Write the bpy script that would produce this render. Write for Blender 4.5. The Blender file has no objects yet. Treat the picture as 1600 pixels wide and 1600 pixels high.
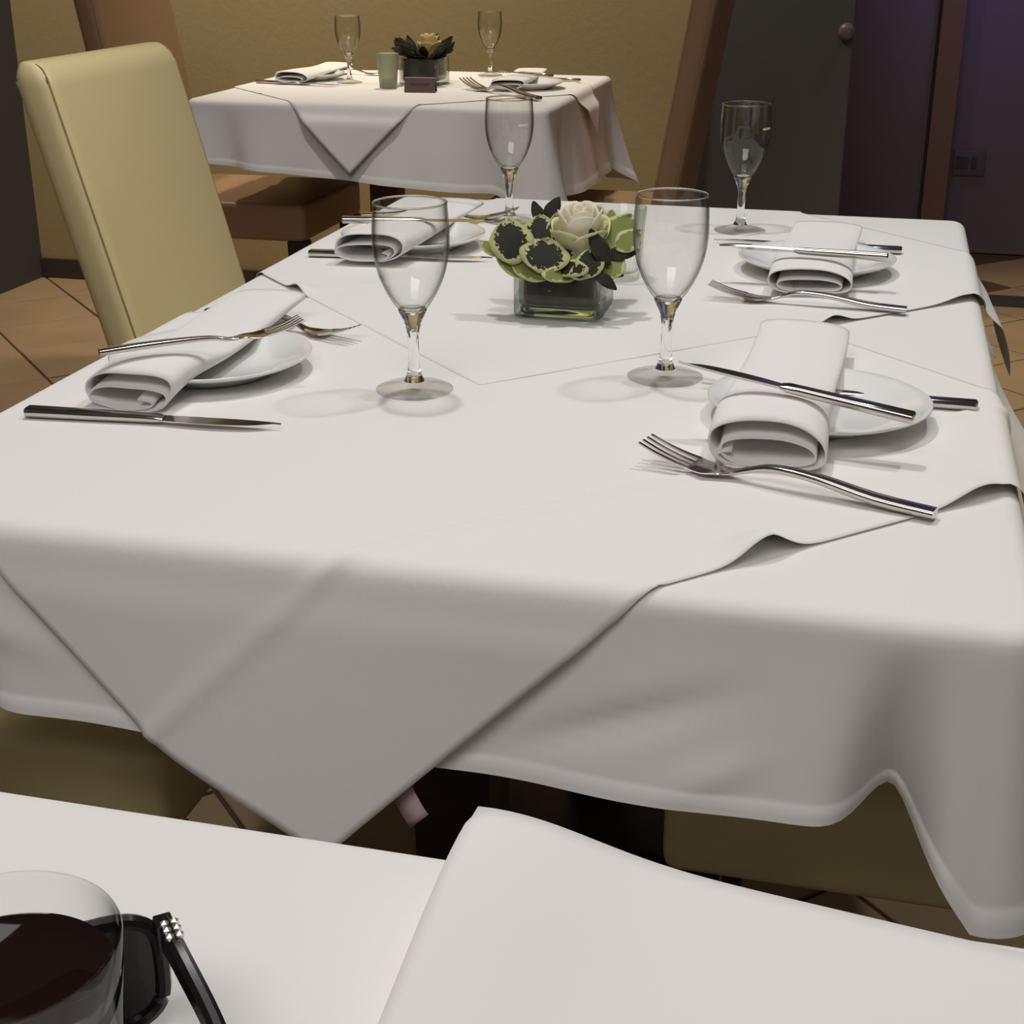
import bpy, bmesh, math, random
from mathutils import Vector, Matrix, noise

random.seed(7)
S = bpy.context.scene
C = S.collection
T = 0.75                                   # height of every table top

# ------------------------------------------------------------------ camera
cam = bpy.data.cameras.new('camera'); cam_o = bpy.data.objects.new('camera', cam); C.objects.link(cam_o)
cam.sensor_width = 36; cam.lens = 36 * 2250 / 1600; cam.clip_start = 0.02
right = Vector((0.9697, 0.2444, 0.0)); upv = Vector((-0.0923, 0.3663, 0.9259)); back = Vector((0.2263, -0.8978, 0.3778))
cam_o.matrix_world = Matrix(((right.x, upv.x, back.x, 0), (right.y, upv.y, back.y, 0), (right.z, upv.z, back.z, T + 0.36), (0, 0, 0, 1)))
S.camera = cam_o

# ------------------------------------------------------------------ world, lights, exposure
S.view_settings.view_transform = 'Standard'; S.view_settings.look = 'None'
S.view_settings.exposure = 0.0; S.view_settings.gamma = 1.0; S.view_settings.use_curve_mapping = False
w = bpy.data.worlds.new('room_air'); S.world = w; w.use_nodes = True
bg = w.node_tree.nodes['Background']; bg.inputs[0].default_value = (1.0, 0.93, 0.9, 1); bg.inputs[1].default_value = 0.035

def spot(name, loc, target, power, angle, blend, color, radius):
    l = bpy.data.lights.new(name, 'SPOT'); l.energy = power; l.spot_size = math.radians(angle); l.spot_blend = blend
    l.color = color; l.shadow_soft_size = radius
    o = bpy.data.objects.new(name, l); C.objects.link(o); o.location = loc
    o.rotation_euler = (Vector(target) - Vector(loc)).to_track_quat('-Z', 'Y').to_euler()
    return o
WARM = (1.0, 0.985, 0.945)
spot('ceiling_or_fill_spot', (-0.55, 1.50, 2.75), (-0.36, 1.42, T), 47, 86, 0.75, WARM, 0.05)
spot('ceiling_or_fill_spot', (0.42, 1.75, 2.75), (-0.25, 1.50, T), 38, 88, 0.9, WARM, 0.05)
spot('ceiling_or_fill_spot', (-0.05, -0.1, 2.75), (-0.05, 0.10, T), 12, 56, 0.9, (1.0, 0.95, 0.93), 0.06)
spot('ceiling_or_fill_spot', (-0.95, 2.05, 2.75), (-1.06, 3.30, T), 58, 36, 0.9, (1.0, 0.93, 0.88), 0.04)
spot('wall_fill_spot', (-2.35, 3.5, 2.75), (-2.35, 4.1, 0.2), 105, 90, 0.9, (1.0, 0.88, 0.70), 0.08)  # added lamp that brightens the left of the back wall, no known fixture
spot('wall_fill_spot', (-1.15, 3.95, 2.75), (-1.05, 4.31, 0.7), 118, 95, 0.9, (1.0, 0.88, 0.68), 0.08)  # second added lamp, lifts the middle of the back wall
spot('ceiling_or_fill_spot', (0.75, 3.6, 2.75), (0.65, 4.2, 0.0), 120, 50, 0.9, (1.0, 0.9, 0.62), 0.05)
spot('blue_accent_spot', (0.50, 4.7, 2.6), (0.42, 5.5, 1.75), 95, 58, 1.0, (0.25, 0.28, 1.0), 0.05)
spot('ceiling_or_fill_spot', (-0.1, 4.85, 2.75), (0.1, 5.5, 0.7), 16, 90, 1.0, (1.0, 0.8, 0.78), 0.05)  # added dim fill for the dark recess, not a known ceiling lamp
al = bpy.data.lights.new('soft_fill_panel', 'AREA'); al.shape = 'RECTANGLE'; al.size = 1.6; al.size_y = 1.0; al.energy = 23; al.color = (1.0, 0.96, 0.92)  # unseen area light added as soft fill for the front cloth drop
ao = bpy.data.objects.new('soft_fill_panel', al); C.objects.link(ao); ao.location = (-0.3, -0.75, 2.75)
al2 = bpy.data.lights.new('soft_fill_panel', 'AREA'); al2.shape = 'RECTANGLE'; al2.size = 1.2; al2.size_y = 1.2; al2.energy = 7; al2.color = (1.0, 0.975, 0.96)  # second added fill, softens the shadows on the main table
ao2 = bpy.data.objects.new('soft_fill_panel', al2); C.objects.link(ao2); ao2.location = (-0.3, 1.3, 2.8)
ao.rotation_euler = (Vector((-0.3, 0.8, 0.6)) - Vector(ao.location)).to_track_quat('-Z', 'Y').to_euler()

# ------------------------------------------------------------------ material helpers
def mat(name, col, rough=0.6, metal=0.0, spec=0.5, bump=None, vary=None, trans=0.0, ior=1.45, coat=0.0):
    m = bpy.data.materials.new(name); m.use_nodes = True
    nt = m.node_tree; b = nt.nodes['Principled BSDF']
    b.inputs['Base Color'].default_value = (*col, 1); b.inputs['Roughness'].default_value = rough
    b.inputs['Metallic'].default_value = metal; b.inputs['Specular IOR Level'].default_value = spec
    b.inputs['Transmission Weight'].default_value = trans; b.inputs['IOR'].default_value = ior
    b.inputs['Coat Weight'].default_value = coat
    tc = nt.nodes.new('ShaderNodeTexCoord')
    if vary:                               # (scale, second colour, detail)
        n = nt.nodes.new('ShaderNodeTexNoise'); n.inputs['Scale'].default_value = vary[0]; n.inputs['Detail'].default_value = 4
        nt.links.new(tc.outputs['Object'], n.inputs['Vector'])
        mx = nt.nodes.new('ShaderNodeMix'); mx.data_type = 'RGBA'
        mx.inputs[6].default_value = (*col, 1); mx.inputs[7].default_value = (*vary[1], 1)
        rp = nt.nodes.new('ShaderNodeValToRGB'); rp.color_ramp.elements[0].position = 0.35; rp.color_ramp.elements[1].position = 0.7
        nt.links.new(n.outputs['Fac'], rp.inputs['Fac']); nt.links.new(rp.outputs['Color'], mx.inputs[0])
        nt.links.new(mx.outputs[2], b.inputs['Base Color'])
    if bump:                               # list of (scale, strength, distance)
        prev = None
        for sc, st, di in bump:
            n = nt.nodes.new('ShaderNodeTexNoise'); n.inputs['Scale'].default_value = sc; n.inputs['Detail'].default_value = 3
            nt.links.new(tc.outputs['Object'], n.inputs['Vector'])
            bp = nt.nodes.new('ShaderNodeBump'); bp.inputs['Strength'].default_value = st; bp.inputs['Distance'].default_value = di
            nt.links.new(n.outputs['Fac'], bp.inputs['Height'])
            if prev: nt.links.new(prev.outputs['Normal'], bp.inputs['Normal'])
            prev = bp
        nt.links.new(prev.outputs['Normal'], b.inputs['Normal'])
    return m

def thin_glass(name, col=(1, 1, 1), edge=(0.55, 0.55, 0.52), rough=0.0, refl=1.0, power=4.0):
    # blown glass wall: straight through, Fresnel mirror on top, a longer way through the wall towards its outline
    m = bpy.data.materials.new(name); m.use_nodes = True; nt = m.node_tree
    nt.nodes.remove(nt.nodes['Principled BSDF']); out = nt.nodes['Material Output']
    lw = nt.nodes.new('ShaderNodeLayerWeight'); lw.inputs['Blend'].default_value = 0.5
    pw = nt.nodes.new('ShaderNodeMath'); pw.operation = 'POWER'; pw.inputs[1].default_value = power; nt.links.new(lw.outputs['Facing'], pw.inputs[0])
    cm = nt.nodes.new('ShaderNodeMix'); cm.data_type = 'RGBA'; cm.inputs[6].default_value = (*col, 1); cm.inputs[7].default_value = (*edge, 1)
    nt.links.new(pw.outputs[0], cm.inputs[0])
    t = nt.nodes.new('ShaderNodeBsdfTransparent'); nt.links.new(cm.outputs[2], t.inputs['Color'])
    g = nt.nodes.new('ShaderNodeBsdfGlossy'); g.inputs['Roughness'].default_value = rough
    fm = nt.nodes.new('ShaderNodeMath'); fm.operation = 'MULTIPLY_ADD'; fm.inputs[1].default_value = 0.50 * refl; fm.inputs[2].default_value = 0.035 * refl; nt.links.new(pw.outputs[0], fm.inputs[0])
    mx = nt.nodes.new('ShaderNodeMixShader'); nt.links.new(fm.outputs[0], mx.inputs[0])
    nt.links.new(t.outputs[0], mx.inputs[1]); nt.links.new(g.outputs[0], mx.inputs[2]); nt.links.new(mx.outputs[0], out.inputs[0])
    return m
def solid_glass(name, col=(1, 1, 1)):
    m = bpy.data.materials.new(name); m.use_nodes = True; nt = m.node_tree
    nt.nodes.remove(nt.nodes['Principled BSDF']); out = nt.nodes['Material Output']
    g = nt.nodes.new('ShaderNodeBsdfGlass'); g.inputs['Color'].default_value = (*col, 1); g.inputs['IOR'].default_value = 1.5
    nt.links.new(g.outputs[0], out.inputs[0]); return m

def leaf_mat(name, inner, margin, split, ragged):
    m = bpy.data.materials.new(name); m.use_nodes = True; nt = m.node_tree; b = nt.nodes['Principled BSDF']
    b.inputs['Roughness'].default_value = 0.6; b.inputs['Specular IOR Level'].default_value = 0.12
    uv = nt.nodes.new('ShaderNodeUVMap'); sep = nt.nodes.new('ShaderNodeSeparateXYZ'); nt.links.new(uv.outputs[0], sep.inputs[0])
    oi = nt.nodes.new('ShaderNodeObjectInfo')
    add = nt.nodes.new('ShaderNodeVectorMath'); add.operation = 'ADD'; tcl = nt.nodes.new('ShaderNodeTexCoord')
    nt.links.new(tcl.outputs['Object'], add.inputs[0]); nt.links.new(oi.outputs['Location'], add.inputs[1])
    n = nt.nodes.new('ShaderNodeTexNoise'); n.inputs['Scale'].default_value = 230; n.inputs['Detail'].default_value = 3
    nt.links.new(add.outputs[0], n.inputs['Vector'])
    s = nt.nodes.new('ShaderNodeMath'); s.operation = 'MULTIPLY_ADD'; s.inputs[1].default_value = ragged
    nt.links.new(n.outputs['Fac'], s.inputs[0]); nt.links.new(sep.outputs[0], s.inputs[2])   # u = distance from midrib/centre
    s2 = nt.nodes.new('ShaderNodeMath'); s2.operation = 'SUBTRACT'; s2.inputs[1].default_value = ragged * 0.5; nt.links.new(s.outputs[0], s2.inputs[0])
    r = nt.nodes.new('ShaderNodeValToRGB'); e = r.color_ramp.elements
    e[0].position = split - 0.02; e[0].color = (*inner, 1); e[1].position = split + 0.02; e[1].color = (*margin, 1)
    nt.links.new(s2.outputs[0], r.inputs[0]); nt.links.new(r.outputs[0], b.inputs['Base Color'])
    return m

M = {}
M['cloth'] = mat('white_table_linen', (0.80, 0.785, 0.765), 0.9, spec=0.15, bump=[(900, 0.12, 0.0006), (9, 0.10, 0.01)])
M['overlay'] = mat('white_overlay_linen', (0.81, 0.795, 0.775), 0.9, spec=0.15, bump=[(900, 0.12, 0.0006), (12, 0.10, 0.008)])
M['napkin'] = mat('white_napkin_linen', (0.82, 0.80, 0.79), 0.9, spec=0.15, bump=[(1100, 0.10, 0.0005), (25, 0.12, 0.004)])
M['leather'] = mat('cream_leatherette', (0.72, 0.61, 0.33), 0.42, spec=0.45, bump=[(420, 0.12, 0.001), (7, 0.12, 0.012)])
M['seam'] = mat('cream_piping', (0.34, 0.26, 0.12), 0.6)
M['leather_shade'] = mat('shaded_cream_leatherette', (0.34, 0.205, 0.12), 0.42, spec=0.45, bump=[(420, 0.12, 0.001), (7, 0.12, 0.012)])  # cream leatherette with the far chairs' shade put into its base colour
M['dark_wood'] = mat('dark_stained_wood', (0.030, 0.022, 0.020), 0.45, vary=(14, (0.05, 0.03, 0.024)))
M['red_wood'] = mat('red_brown_wood', (0.13, 0.05, 0.03), 0.5, vary=(14, (0.17, 0.07, 0.045)))
M['china'] = mat('white_china', (0.83, 0.83, 0.81), 0.12, coat=0.3)
M['steel'] = mat('polished_steel', (0.62, 0.58, 0.55), 0.16, metal=1.0)
M['glass'] = thin_glass('clear_wine_glass', (0.995, 0.995, 0.99), (0.06, 0.06, 0.055), refl=0.9, power=3.6)
M['glass_solid'] = solid_glass('clear_solid_glass', (0.99, 0.99, 0.985))
M['foot_glass'] = thin_glass('clear_foot_glass', (0.99, 0.99, 0.985), (0.55, 0.55, 0.52))
M['vase_glass'] = thin_glass('green_tinted_glass', (0.95, 0.965, 0.93), (0.14, 0.17, 0.12), power=3.0)
M['vase_base'] = solid_glass('green_solid_glass', (0.86, 0.92, 0.82))
M['votive_clear'] = thin_glass('votive_clear_glass', (0.97, 0.98, 0.96), (0.45, 0.47, 0.43))
M['votive_green'] = mat('frosted_green_glass', (0.55, 0.56, 0.40), 0.4, trans=0.7)
M['mark'] = mat('white_glass_print', (0.85, 0.85, 0.85), 0.5)
M['leaf_v'] = leaf_mat('variegated_leaf', (0.022, 0.020, 0.013), (0.42, 0.43, 0.20), 0.58, 1.15)
M['leaf_p'] = leaf_mat('pale_green_leaf', (0.20, 0.23, 0.07), (0.48, 0.49, 0.26), 0.66, 1.0)
M['leaf_d'] = leaf_mat('dark_leaf', (0.018, 0.017, 0.012), (0.06, 0.05, 0.025), 0.85, 0.2)
M['rose'] = mat('cream_rose_petal', (0.88, 0.82, 0.66), 0.55, vary=(30, (0.90, 0.84, 0.76)))
M['rose_outer'] = mat('greenish_outer_petal', (0.66, 0.64, 0.34), 0.55, vary=(40, (0.78, 0.74, 0.50)))
M['rose_y'] = mat('yellow_rose_petal', (0.62, 0.48, 0.20), 0.55)
M['liner'] = mat('dark_leaf_liner', (0.022, 0.012, 0.012), 0.5, vary=(60, (0.05, 0.025, 0.02)))
M['stem'] = mat('green_stem', (0.06, 0.09, 0.03), 0.5)
M['wax'] = mat('white_candle_wax', (0.75, 0.72, 0.6), 0.5)
M['sign'] = mat('brown_sign_card', (0.085, 0.035, 0.032), 0.45)
M['sign_edge'] = mat('worn_sign_edge', (0.35, 0.28, 0.25), 0.5)
M['ink'] = mat('dark_print', (0.015, 0.012, 0.015), 0.5)
M['wall'] = mat('olive_plaster', (0.40, 0.315, 0.165), 0.9, spec=0.2, bump=[(60, 0.25, 0.003)])
M['wall_dark'] = mat('dark_plum_wall', (0.20, 0.15, 0.165), 0.75, bump=[(80, 0.2, 0.002)])
M['black'] = mat('black_lacquer', (0.085, 0.082, 0.082), 0.7, spec=0.2)
M['pillar'] = mat('brown_painted_post', (0.26, 0.14, 0.105), 0.6, bump=[(120, 0.2, 0.002)])
M['base'] = mat('dark_skirting', (0.05, 0.036, 0.03), 0.6)
M['grout'] = mat('dark_grout', (0.10, 0.055, 0.035), 0.9)
M['tile'] = mat('tan_stone_tile', (0.40, 0.28, 0.165), 0.55, vary=(3.5, (0.33, 0.225, 0.135)), bump=[(40, 0.2, 0.003)])
M['socket'] = mat('grey_plastic', (0.13, 0.10, 0.11), 0.4)
M['tag'] = mat('pinkish_care_tag', (0.42, 0.30, 0.32), 0.8)
M['cola'] = mat('dark_cola', (0.012, 0.005, 0.004), 0.05, spec=0.6, coat=0.5)
M['blackplastic'] = mat('glossy_black_acetate', (0.012, 0.011, 0.012), 0.15)
M['lens'] = mat('smoked_lens', (0.01, 0.009, 0.01), 0.05)
M['stone'] = mat('clear_rhinestone', (0.75, 0.7, 0.62), 0.1, metal=0.7)

# ------------------------------------------------------------------ object helpers
def obj(name, bm, m, parent=None, smooth=True, loc=None, sharp=35):
    me = bpy.data.meshes.new(name); bmesh.ops.recalc_face_normals(bm, faces=bm.faces[:]); bm.to_mesh(me); bm.free()
    me.materials.append(M[m] if isinstance(m, str) else m)
    if smooth:
        for p in me.polygons: p.use_smooth = True
        if sharp: me.set_sharp_from_angle(angle=math.radians(sharp))
    o = bpy.data.objects.new(name, me); C.objects.link(o)
    if parent: o.parent = parent
    if loc: o.location = loc
    return o
def tag(o, label=None, cat=None, group=None, kind=None):
    if label: o['label'] = label
    if cat: o['category'] = cat
    if group: o['group'] = group
    if kind: o['kind'] = kind
    return o
def thing(name, label, cat, loc=(0, 0, 0), rz=0, group=None):
    o = bpy.data.objects.new(name, None); C.objects.link(o); o.empty_display_size = 0.05
    o.location = loc; o.rotation_euler = (0, 0, rz)
    return tag(o, label, cat, group)
def dup(root, loc, rz=None, label=None, group=None):
    r = root.copy(); C.objects.link(r); r.location = loc
    if rz is not None: r.rotation_euler = (0, 0, rz)
    if label: r['label'] = label
    if group: r['group'] = group
    for ch in list(root.children):
        c = ch.copy(); C.objects.link(c); c.parent = r
        for g in ch.children:
            d = g.copy(); C.objects.link(d); d.parent = c
    return r
def box(bm, x0, x1, y0, y1, z0, z1, bev=0.0, seg=2):
    vs = [bm.verts.new((x, y, z)) for z in (z0, z1) for y in (y0, y1) for x in (x0, x1)]
    fs = [bm.faces.new([vs[i] for i in q]) for q in ((0, 2, 3, 1), (4, 5, 7, 6), (0, 1, 5, 4), (2, 6, 7, 3), (0, 4, 6, 2), (1, 3, 7, 5))]
    if bev:
        bmesh.ops.bevel(bm, geom=list({e for f in fs for e in f.edges}), offset=bev, segments=seg, profile=0.6, affect='EDGES')
    return bm
def boxo(name, m, parent, *a, bev=0.0, seg=2): return obj(name, box(bmesh.new(), *a, bev=bev, seg=seg), m, parent)
def lathe(bm, prof, n=48):
    rings = []
    for r, z in prof:
        if r < 1e-6: rings.append([bm.verts.new((0, 0, z))])
        else: rings.append([bm.verts.new((r * math.cos(2 * math.pi * i / n), r * math.sin(2 * math.pi * i / n), z)) for i in range(n)])
    for a, b in zip(rings, rings[1:]):
        for i in range(n):
            j = (i + 1) % n
            if len(a) == 1 and len(b) == 1: continue
            if len(a) == 1: bm.faces.new((a[0], b[j], b[i]))
            elif len(b) == 1: bm.faces.new((a[i], a[j], b[0]))
            else: bm.faces.new((a[i], a[j], b[j], b[i]))
    return bm
def tube(bm, pts, rad, n=8, cap=True):
    pts = [Vector(p) for p in pts]; rings = []
    for i, p in enumerate(pts):
        t = (pts[min(i + 1, len(pts) - 1)] - pts[max(i - 1, 0)]).normalized()
        a = t.cross(Vector((0, 0, 1)) if abs(t.z) < 0.95 else Vector((1, 0, 0))).normalized(); b = t.cross(a)
        r = rad[i] if isinstance(rad, (list, tuple)) else rad
        rings.append([bm.verts.new(p + r * (math.cos(2 * math.pi * k / n) * a + math.sin(2 * math.pi * k / n) * b)) for k in range(n)])
    for a, b in zip(rings, rings[1:]):
        for k in range(n): bm.faces.new((a[k], a[(k + 1) % n], b[(k + 1) % n], b[k]))
    if cap: bm.faces.new(rings[0]); bm.faces.new(rings[-1][::-1])
    return bm
def loft(bm, secs, cap=True):
    rings = [[bm.verts.new(p) for p in s] for s in secs]; n = len(rings[0])
    for a, b in zip(rings, rings[1:]):
        for k in range(n): bm.faces.new((a[k], a[(k + 1) % n], b[(k + 1) % n], b[k]))
    if cap: bm.faces.new(rings[0]); bm.faces.new(rings[-1][::-1])
    return bm
def smooth01(t): t = max(0, min(1, t)); return t * t * (3 - 2 * t)
def cat_rom(pts, n):
    out = []; P = [pts[0]] + list(pts) + [pts[-1]]
    for i in range(1, len(P) - 2):
        for k in range(n):
            t = k / n; q = []
            for a, b, c, d in zip(P[i - 1], P[i], P[i + 1], P[i + 2]):
                q.append(0.5 * (2 * b + (c - a) * t + (2 * a - 5 * b + 4 * c - d) * t * t + (3 * b - a - 3 * c + d) * t ** 3))
            out.append(tuple(q))
    out.append(tuple(pts[-1])); return out

# ================================================================== THE SETTING
def struct(name, bm, m, parent=None, smooth=False):
    o = obj(name, bm, m, parent, smooth)
    if not parent: o['kind'] = 'structure'
    return o
WY = 4.31
floor = struct('floor', box(bmesh.new(), -2.95, 1.6, -0.6, 5.6, -0.06, -0.004), 'grout')
pitch = 0.30; g = 0.0035
tb = bmesh.new(); box(tb, -pitch / 2 + g, pitch / 2 - g, -pitch / 2 + g, pitch / 2 - g, -0.012, 0.0, bev=0.0015, seg=1)
tile0 = obj('tile', tb, 'tile', floor, smooth=False)
first = True; q = 1 / math.sqrt(2)
for i in range(-20, 30):
    for j in range(-40, 20):
        a = 0.82 + pitch * (i + 0.5); b = -4.07 + pitch * (j + 0.5)      # a along (1,1), b along (1,-1)
        x = (a + b) * q; y = (a - b) * q
        if not (-2.75 < x < 1.40 and 0.35 < y < 5.42): continue
        if x > -0.5 and x < 0.3 and y > 4.7: continue
        if x < -0.75 and y > WY + 0.15: continue
        if x < -2.3 and y < 2.2: continue
        o = tile0 if first else tile0.copy()
        if not first: C.objects.link(o); o.parent = floor
        first = False
        o.location = (x, y, random.uniform(-0.0008, 0.0008)); o.rotation_euler = (0, 0, math.pi / 4 + random.choice((0, 1, 2, 3)) * math.pi / 2)
struct('trim_1', box(bmesh.new(), -0.62, 1.6, 4.665, 4.80, -0.003, 0.006, bev=0.002), 'base')
struct('wall_back', box(bmesh.new(), -2.76, -0.53, WY, WY + 0.14, 0.0, 2.9), 'wall')
bb = struct('baseboard_back', box(bmesh.new(), -2.73, -0.53, WY - 0.014, WY - 0.0005, 0.0, 0.066, bev=0.003), 'base')
struct('wall_left', box(bmesh.new(), -2.95, -2.73, 2.2, WY, 0.0, 2.9), 'black')
struct('wall_right', box(bmesh.new(), -0.6, 1.6, 5.49, 5.62, 0.0, 2.9), 'wall_dark')
# black door leaf standing beside the wall's end
door = struct('door_1', box(bmesh.new(), -0.535, -0.108, 4.33, 4.372, 0.012, 2.45, bev=0.003), 'black')
hb = bmesh.new(); lathe(hb, [(0, 0), (0.022, 0), (0.022, 0.004), (0.009, 0.008), (0.009, 0.03), (0.019, 0.04), (0.021, 0.05), (0.014, 0.058), (0, 0.06)], 24)
bmesh.ops.rotate(hb, verts=hb.verts, matrix=Matrix.Rotation(math.pi / 2, 3, 'X'))
kn = obj('door_knob', hb, 'socket', door, loc=(-0.128, 4.33, T + 0.085))
boxo('latch_plate', 'socket', door, -0.118, -0.107, 4.338, 4.364, T - 0.06, T + 0.03, bev=0.002)
# second dark door in the recess with its brown post
door2 = struct('door_2', box(bmesh.new(), -0.42, 0.145, 5.43, 5.488, 0.012, 2.3, bev=0.004), 'wall_dark')
struct('trim_2', box(bmesh.new(), 0.154, 0.234, 5.38, 5.489, 0.0, 2.6, bev=0.004), 'pillar')
struct('baseboard_right', box(bmesh.new(), 0.235, 1.6, 5.478, 5.4895, 0.0, 0.012, bev=0.002), 'pillar')
so = thing('wall_socket', 'small grey double wall socket on the dark wall beside the brown post', 'socket', (0.305, 5.4895, T - 0.43))
boxo('cover_plate', 'socket', so, -0.055, 0.055, -0.012, 0, -0.045, 0.045, bev=0.004)
boxo('outlet', 'black', so, -0.047, -0.004, -0.0135, -0.011, -0.022, 0.022, bev=0.002)
boxo('outlet', 'black', so, 0.006, 0.025, -0.0135, -0.011, -0.022, 0.022, bev=0.002)

# ================================================================== CHAIRS
def make_chair(label, loc, rz, wid=0.385, lean=0.085, top=0.945, group='upholstered dining chairs', lm='leather'):
    # local frame: the sitter faces +X, origin on the floor below the foot of the backrest's front face
    t = thing('dining_chair', label, 'chair', loc, rz, group)
    h = wid / 2; z0, z1, th = 0.40, top, 0.058
    def sec(z):                            # rounded-rectangle section across the backrest
        f = (z - 0.48) / (z1 - 0.48); x = -0.0 - lean * f if f > 0 else 0.0
        k = z1 - z; rr = 0.030
        ins = 0.0 if k > rr else rr - math.sqrt(max(0, rr * rr - (rr - k) ** 2))
        tt = th - 1.5 * ins
        pts = []; cr = min(0.02, tt * 0.45); x0, x1, y0, y1 = x - th + 0.75 * ins, x - 0.75 * ins, -h + ins * 0.35, h - ins * 0.35
        for cx, cy, a0 in ((x1 - cr, y1 - cr, 0), (x0 + cr, y1 - cr, 90), (x0 + cr, y0 + cr, 180), (x1 - cr, y0 + cr, 270)):
            for s in range(5):
                a = math.radians(a0 + s * 22.5); pts.append((cx + cr * math.cos(a), cy + cr * math.sin(a), z))
        return pts
    zs = [z0 + (z1 - 0.032 - z0) * i / 14 for i in range(15)] + [z1 - 0.03 * (1 - math.sin(math.radians(a))) for a in (10, 25, 40, 55, 70, 82, 90)]
    bk = obj('backrest', loft(bmesh.new(), [sec(z) for z in zs]), lm, t, sharp=60)
    for s in (-1, 1):                      # stitched seam that runs up the side edge and over the top
        pts = []
        for z in zs[:-5]:
            f = max(0, (z - 0.48) / (z1 - 0.48)); pts.append((-lean * f - 0.0055, s * (h - 0.0055), z))
        ztop = zs[-6]
        for a in range(0, 181, 15):
            aa = math.radians(a); f = (z1 - 0.02 - 0.48) / (z1 - 0.48)
            pts.append((-lean * f - th / 2 + (th / 2 - 0.0065) * math.cos(aa), s * (h - 0.0055 - 0.005 * math.sin(aa)), z1 - 0.026 + 0.0235 * math.sin(aa)))
        for z in zs[:-7][::-1]:
            f = max(0, (z - 0.48) / (z1 - 0.48)); pts.append((-lean * f - th + 0.006, s * (h - 0.0058), z))
        obj('seam', tube(bmesh.new(), pts, 0.0011, 6), 'seam', bk)
    seat = obj('seat', box(bmesh.new(), 0.0, 0.42, -h, h, 0.405, 0.495, bev=0.018, seg=4), lm, t, sharp=60)
    for (lx, ly) in ((0.395, h - 0.024), (0.395, -h + 0.024), (-0.03, h - 0.024), (-0.03, -h + 0.024)):
        sx = -0.06 if lx < 0 else 0.0
        secs = [[(lx + sx * (1 - f) + a * (0.017 + 0.005 * f), ly + b * (0.017 + 0.005 * f), 0.406 * f) for a, b in ((-1, -1), (1, -1), (1, 1), (-1, 1))] for f in (0, 0.5, 1)]
        obj('leg', loft(bmesh.new(), secs), 'dark_wood', t, smooth=False)
    return t
make_chair('cream leather dining chair beside the left edge of the white table in front', (-0.936, 1.915, 0), 0, wid=0.372, lean=0.122)
make_chair('cream chair in painted brown shade at the left end of the far table against the wall', (-1.735, 3.40, 0), 0, wid=0.40, lean=0.09, top=1.03, lm='leather_shade')
make_chair('tall cream chair in painted tan shade at the right end of the far table next to the black door', (-0.50, 3.40, 0), math.pi, wid=0.40, lean=0.09, top=1.03, lm='leather_shade')
make_chair('added chair under the near left table edge, its seat hiding lit floor', (-0.936, 1.09, 0), 0, wid=0.40, lean=0.122)  # added chair implied by its place setting; covers lit floor with a dark seat
make_chair('cream chair tucked under the near right corner, only its seat showing', (0.30, 1.16, 0), math.pi, wid=0.40, lean=0.075)

# ================================================================== TABLES AND CLOTHS
def make_table(label, x0, x1, y0, y1, posts, wood='dark_wood'):
    cx, cy = (x0 + x1) / 2, (y0 + y1) / 2
    t = thing('dining_table', label, 'table', (cx, cy, 0))
    a, b = (x1 - x0) / 2 - 0.012, (y1 - y0) / 2 - 0.012
    boxo('tabletop', wood, t, -a, a, -b, b, T - 0.03, T - 0.004, bev=0.006)
    for px, py in posts:
        px -= cx; py -= cy
        boxo('post', wood, t, px - 0.035, px + 0.035, py - 0.035, py + 0.035, 0.03, T - 0.045, bev=0.004)
        boxo('base_plate', 'dark_wood', t, px - 0.19, px + 0.19, py - 0.19, py + 0.19, 0.001, 0.03, bev=0.008)
        boxo('bracket', wood, t, px - 0.12, px + 0.12, py - 0.12, py + 0.12, T - 0.046, T - 0.031, bev=0.003)
    return t

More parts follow.
